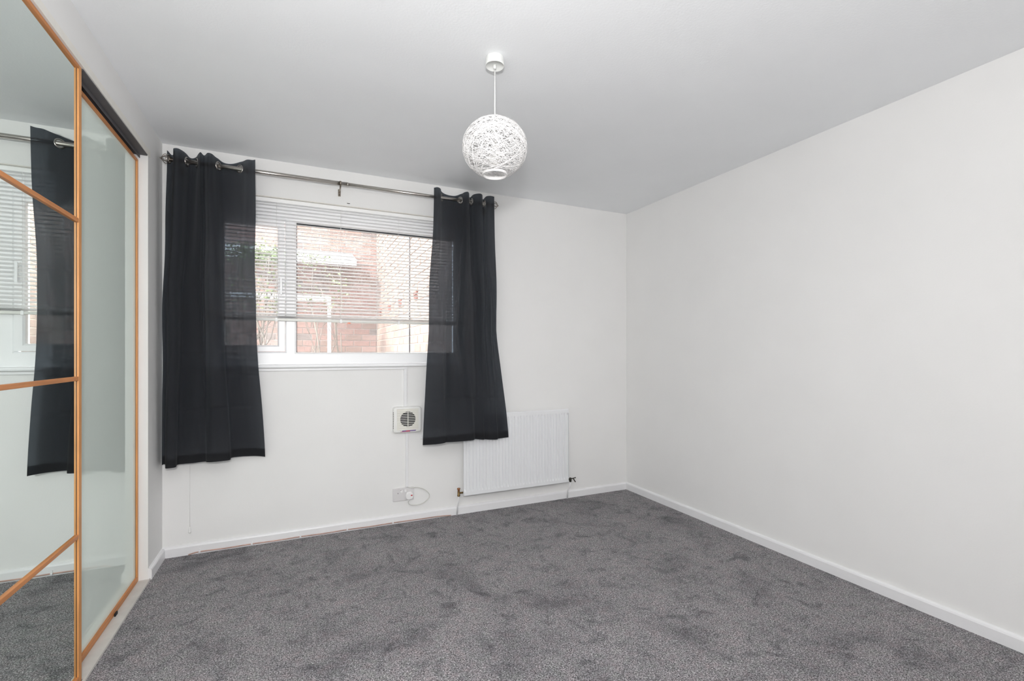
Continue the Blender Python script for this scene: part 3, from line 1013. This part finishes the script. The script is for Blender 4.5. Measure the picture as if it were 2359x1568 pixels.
pg = empty('mains_plug', (-1.903, -0.02, 0.19))
body = []
for i in range(24):
    a = 2 * PI * i / 24
    rx, rz = 0.0265, 0.0285
    body.append((-1.903 + rx * math.copysign(abs(math.cos(a)) ** 0.7, math.cos(a)), 0.187 + rz * math.copysign(abs(math.sin(a)) ** 0.7, math.sin(a))))
sc = lambda k: [(-1.903 + (p_[0] + 1.903) * k, 0.187 + (p_[1] - 0.187) * k) for p_ in body]
stacked(MB(), [(body, -0.0145), (body, -0.024), (sc(0.93), -0.030), (sc(0.8), -0.033)]).build('plug_body', M['plug'], pg)
MB().box(-1.896, -1.884, -0.0345, -0.0325, 0.186, 0.194).build('red_mark', M['red'], pg, 0.001)
MB().tube([(-1.908, -0.023, 0.160), (-1.911, -0.023, 0.150)], [0.0050, 0.0035], 10).build('cord_sleeve', M['plug'], pg)
ctrl = [(-1.909, -0.023, 0.157), (-1.912, -0.022, 0.146), (-1.905, -0.020, 0.128), (-1.889, -0.018, 0.119), (-1.845, -0.015, 0.112), (-1.800, -0.014, 0.122), (-1.765, -0.013, 0.148), (-1.759, -0.013, 0.172), (-1.775, -0.014, 0.198), (-1.805, -0.014, 0.221), (-1.850, -0.016, 0.237), (-1.890, -0.017, 0.2385), (-1.910, -0.010, 0.2440)]


def spline3(P, n=8):
    out = []
    for i in range(len(P) - 1):
        p0, p1, p2, p3 = (Vector(P[max(i - 1, 0)]), Vector(P[i]), Vector(P[i + 1]), Vector(P[min(i + 2, len(P) - 1)]))
        for k in range(n):
            u = k / n
            out.append(0.5 * (2 * p1 + (p2 - p0) * u + (2 * p0 - 5 * p1 + 4 * p2 - p3) * u * u + (3 * p1 - p0 - 3 * p2 + p3) * u ** 3))
    out.append(Vector(P[-1]))
    return out


MB().tube(spline3(ctrl), 0.0028, 8).build('flex', M['cable'], pg)
tag(pg, 'white plug with red mark and looped flex in the double socket', 'plug')

# cord cleat half behind the curtain
cl = MB()
cl.box(-1.822, -1.801, -0.008, 0.0, 0.572, 0.608)
cl.box(-1.816, -1.807, -0.018, -0.008, 0.582, 0.598)
tag(cl.build('cord_cleat', M['gloss'], None, 0.002), 'small white cleat on the wall beside the curtain hem', 'cleat')

# ------------------------------------------------------------------ thin copper pipe clipped to the skirting
pp = empty('copper_pipe', (-2.4, -0.02, 0.01))
pts = [(-3.20, -0.0195, 0.004)]
clips = (-3.145, -2.874, -2.601, -2.317, -2.018)
for i, x in enumerate(clips):
    pts.append((x, -0.0205, 0.0125))
    xn = clips[i + 1] if i < 4 else -1.60
    pts.append(((x + xn) / 2, -0.0205, 0.0105))
pts += [(-1.70, -0.0205, 0.010), (-1.60, -0.0195, 0.004)]
MB().tube(spline3(pts, 5), 0.0038, 8).build('pipe', M['copper'], pp)
for x in clips:
    c = MB()
    c.box(x - 0.005, x + 0.005, -0.027, -0.0162, 0.0065, 0.0185)
    c.box(x - 0.004, x + 0.004, -0.020, -0.0162, 0.0185, 0.030)
    c.build('pipe_clip', M['gloss'], pp, 0.0015)
tag(pp, 'thin copper pipe clipped along the foot of the back skirting', 'pipe')

# ------------------------------------------------------------------ outside the window
struct(MB().box(-8.0, 0.5, 0.3, 6.0, -0.45, -0.3).build('ground', M['paving']))
YB, XP = 4.14, -1.49      # courtyard walls: facing the window, and on the right
PW, PH = 0.235, 0.088
BWD, BHT, BDP = 0.225, 0.078, 0.06


def brick_mesh(L_, mat, name='brick'):
    m = MB().box(-L_ / 2, L_ / 2, 0, BDP, -BHT / 2, BHT / 2)
    return m.mesh(name, mat, 0.003, 1)


def cam_px(p):
    dx, dy, dz = p[0] + 2.628, p[1] + 3.319, p[2] - 1.189
    s_, c_ = math.sin(math.radians(24.7)), math.cos(math.radians(24.7))
    X, Z = dx * c_ - dy * s_, dx * s_ + dy * c_
    return 1179.5 + 1083 * X / Z, 812 - 1083 * dz / Z


def brick_wall(name, along, a0, a1, z0, z1, meshes, place, seen):
    """one object per brick that shows through the window; the others joined"""
    rnd = random.Random(len(name))
    wall = empty(name, place(a0, z0))
    struct(wall)
    rest = [MB() for _ in meshes]
    nrow = int((z1 - z0) / PH)
    parts = []
    for r in range(nrow):
        zc_ = z0 + (r + 0.5) * PH
        off = 0.5 * (r % 2)
        k = 0
        while True:
            s0 = a0 + (k - off) * PW
            s1 = s0 + PW
            k += 1
            if s0 >= a1:
                break
            e0, e1 = max(s0, a0), min(s1, a1)
            if e1 - e0 < 0.05:
                continue
            parts.append(((e0 + e1) / 2, e1 - e0 - (PW - BWD), zc_))
    vis = []
    cache = {}
    for a, L_, zc_ in parts:
        mi = rnd.choices(range(len(meshes)), [4, 4, 3, 1.2][:len(meshes)])[0]
        prot = rnd.uniform(-0.003, 0.003)
        if seen(place(a, zc_)) and len(vis) < 300:
            key = (round(L_, 3), mi)
            if key not in cache:
                cache[key] = brick_mesh(L_, meshes[mi])
            p_ = place(a, zc_, prot)
            o = inst(cache[key], 'brick', wall, p_, (0, 0, 0 if along == 'x' else -PI / 2))
            vis.append(o)
        else:
            p_ = place(a, zc_, prot)
            if along == 'x':
                rest[mi].box(p_[0] - L_ / 2, p_[0] + L_ / 2, p_[1], p_[1] + BDP, zc_ - BHT / 2, zc_ + BHT / 2)
            else:
                rest[mi].box(p_[0], p_[0] + BDP, p_[1] - L_ / 2, p_[1] + L_ / 2, zc_ - BHT / 2, zc_ + BHT / 2)
    for i, m in enumerate(rest):
        if m.v:
            o = m.build('further_bricks', meshes[i], wall)
            o['kind'] = 'stuff'
    return wall


def seen1(p):
    x, y = cam_px(p)
    return 575 < x < 875 and 500 < y < 825


def seen2(p):
    x, y = cam_px(p)
    return 868 < x < 1004 and 520 < y < 822


bw = brick_wall('wall_courtyard_back', 'x', -7.0, XP - 0.004, -0.3, 3.85, BRICK, lambda a, z, pr=0.0: (a, YB + pr, z), seen1)
MB().box(-7.0, XP + 0.05, YB + 0.008, YB + 0.1, -0.3, 3.838).build('mortar', M['mortar'], bw)
bw2 = brick_wall('wall_courtyard_side', 'y', 0.31, YB, -0.3, 3.85, BRICK2, lambda a, z, pr=0.0: (XP + pr, a, z), seen2)
MB().box(XP + 0.008, XP + 0.1, 0.305, YB + 0.05, -0.3, 3.838).build('mortar', M['mortar2'], bw2)
for yy in (3.79, 3.051, 2.363, 1.555):
    t = MB()
    t.box(XP - 0.012, XP + 0.02, yy - 0.07, yy + 0.07, 1.79, 1.826)
    t.box(XP - 0.012, XP + 0.02, yy - 0.09, yy + 0.05, 1.745, 1.781)
    t.build('vent_brick', M['vent'], bw2, 0.003, 1)
wc = MB().tube([(XP - 0.008, 1.82, 0.0), (XP - 0.008, 1.822, 1.6), (XP - 0.008, 1.82, 3.8)], 0.006, 8)
tag(wc.build('wall_cable', M['gasket']), 'thin dark cable running up the pale brick wall outside', 'cable')

# white timber arbour in front of the far brick wall
ga = empty('garden_arbour', (-2.6, 3.4, -0.3))
MB().box(-3.55, -2.20, 3.37, 3.43, 1.878, 1.934).build('rail', M['whitewood'], ga, 0.004)
for xx in (-3.50, -2.222):
    MB().box(xx - 0.022, xx + 0.022, 3.375, 3.425, -0.3, 1.878).build('post', M['whitewood'], ga, 0.004)
tag(ga, 'white timber garden frame of posts and rail before brick wall', 'garden frame')
# white canopy board higher up on the far wall
cp = empty('porch_canopy', (-2.6, 4.0, 2.5))
MB().add([(-3.5, 3.62, 2.46), (-1.85, 3.62, 2.46), (-1.85, 4.13, 2.64), (-3.5, 4.13, 2.64), (-3.5, 3.62, 2.49), (-1.85, 3.62, 2.49), (-1.85, 4.13, 2.67), (-3.5, 4.13, 2.67)],
         [(0, 3, 2, 1), (4, 5, 6, 7), (0, 1, 5, 4), (1, 2, 6, 5), (2, 3, 7, 6), (3, 0, 4, 7)]).build('canopy_sheet', M['whitewood'], cp)
MB().box(-3.5, -1.85, 3.598, 3.62, 2.41, 2.50).build('fascia', M['whitewood'], cp, 0.003)
tag(cp, 'white sloping canopy fixed high on the far brick wall', 'canopy')


# leafy shrub with bare stems
def shrub(x, y, h_, nst, spread, seed, leafy, label):
    rnd_ = random.Random(seed)
    root = empty('garden_shrub', (x, y, -0.3))
    stems = MB()
    leaves = MB()

    def grow(p, d_, L_, r, depth):
        pts_, rs_ = [p.copy()], [r]
        n_ = 5
        for i in range(n_):
            d_ = (d_ + Vector((rnd_.gauss(0, 0.16), rnd_.gauss(0, 0.12), rnd_.gauss(0.04, 0.08)))).normalized()
            d_ = (d_ - Vector(((p.x - x) * 0.9, (p.y - y) * 1.2, 0)))
            d_.normalize()
            p = p + d_ * L_ / n_
            p = Vector((min(max(p.x, x - 0.27), x + 0.27), min(max(p.y, y - 0.2), y + 0.2), min(p.z, 2.36)))
            pts_.append(p.copy())
            rs_.append(r * (1 - 0.5 * (i + 1) / n_))
            if depth < 3 and rnd_.random() < 0.5:
                nd = (d_ + Vector((rnd_.gauss(0, 0.6), rnd_.gauss(0, 0.4), rnd_.gauss(0.15, 0.3)))).normalized()
                grow(p.copy(), nd, L_ * rnd_.uniform(0.35, 0.6), r * 0.55, depth + 1)
            if depth >= 1 and p.z > leafy:
                for _ in range(2):
                    q = p + Vector((rnd_.gauss(0, 0.05), rnd_.gauss(0, 0.05), rnd_.gauss(0, 0.05)))
                    u_ = Vector((rnd_.gauss(0, 1), rnd_.gauss(0, 1), rnd_.gauss(0, 1))).normalized()
                    w_ = u_.orthogonal().normalized()
                    l_, b_ = rnd_.uniform(0.022, 0.045), rnd_.uniform(0.010, 0.018)
                    nn = u_.cross(w_) * 0.006
                    leaves.add([q, q + u_ * l_ * 0.5 + w_ * b_ + nn, q + u_ * l_, q + u_ * l_ * 0.5 - w_ * b_ + nn], [(0, 1, 2), (0, 2, 3)], True)
        stems.tube(pts_, rs_, 5)
    for _ in range(nst):
        grow(Vector((x + rnd_.gauss(0, spread * 0.4), y + rnd_.gauss(0, 0.06), -0.3)), Vector((rnd_.gauss(0, 0.16), rnd_.gauss(0, 0.08), 1)), h_ * rnd_.uniform(0.8, 1.05), 0.012, 0)
    stems.build('stems', M['twig'], root)
    lo = leaves.build('foliage', M['leaf'], root)
    lo['kind'] = 'stuff'
    tag(root, label, 'shrub')


shrub(-3.08, 3.0, 2.75, 7, 0.4, 4, 1.7, 'leafy green shrub outside the narrow side pane of the window')
shrub(-2.38, 3.0, 2.4, 4, 0.35, 9, 1.75, 'sparse twiggy shrub outside the wide window pane')
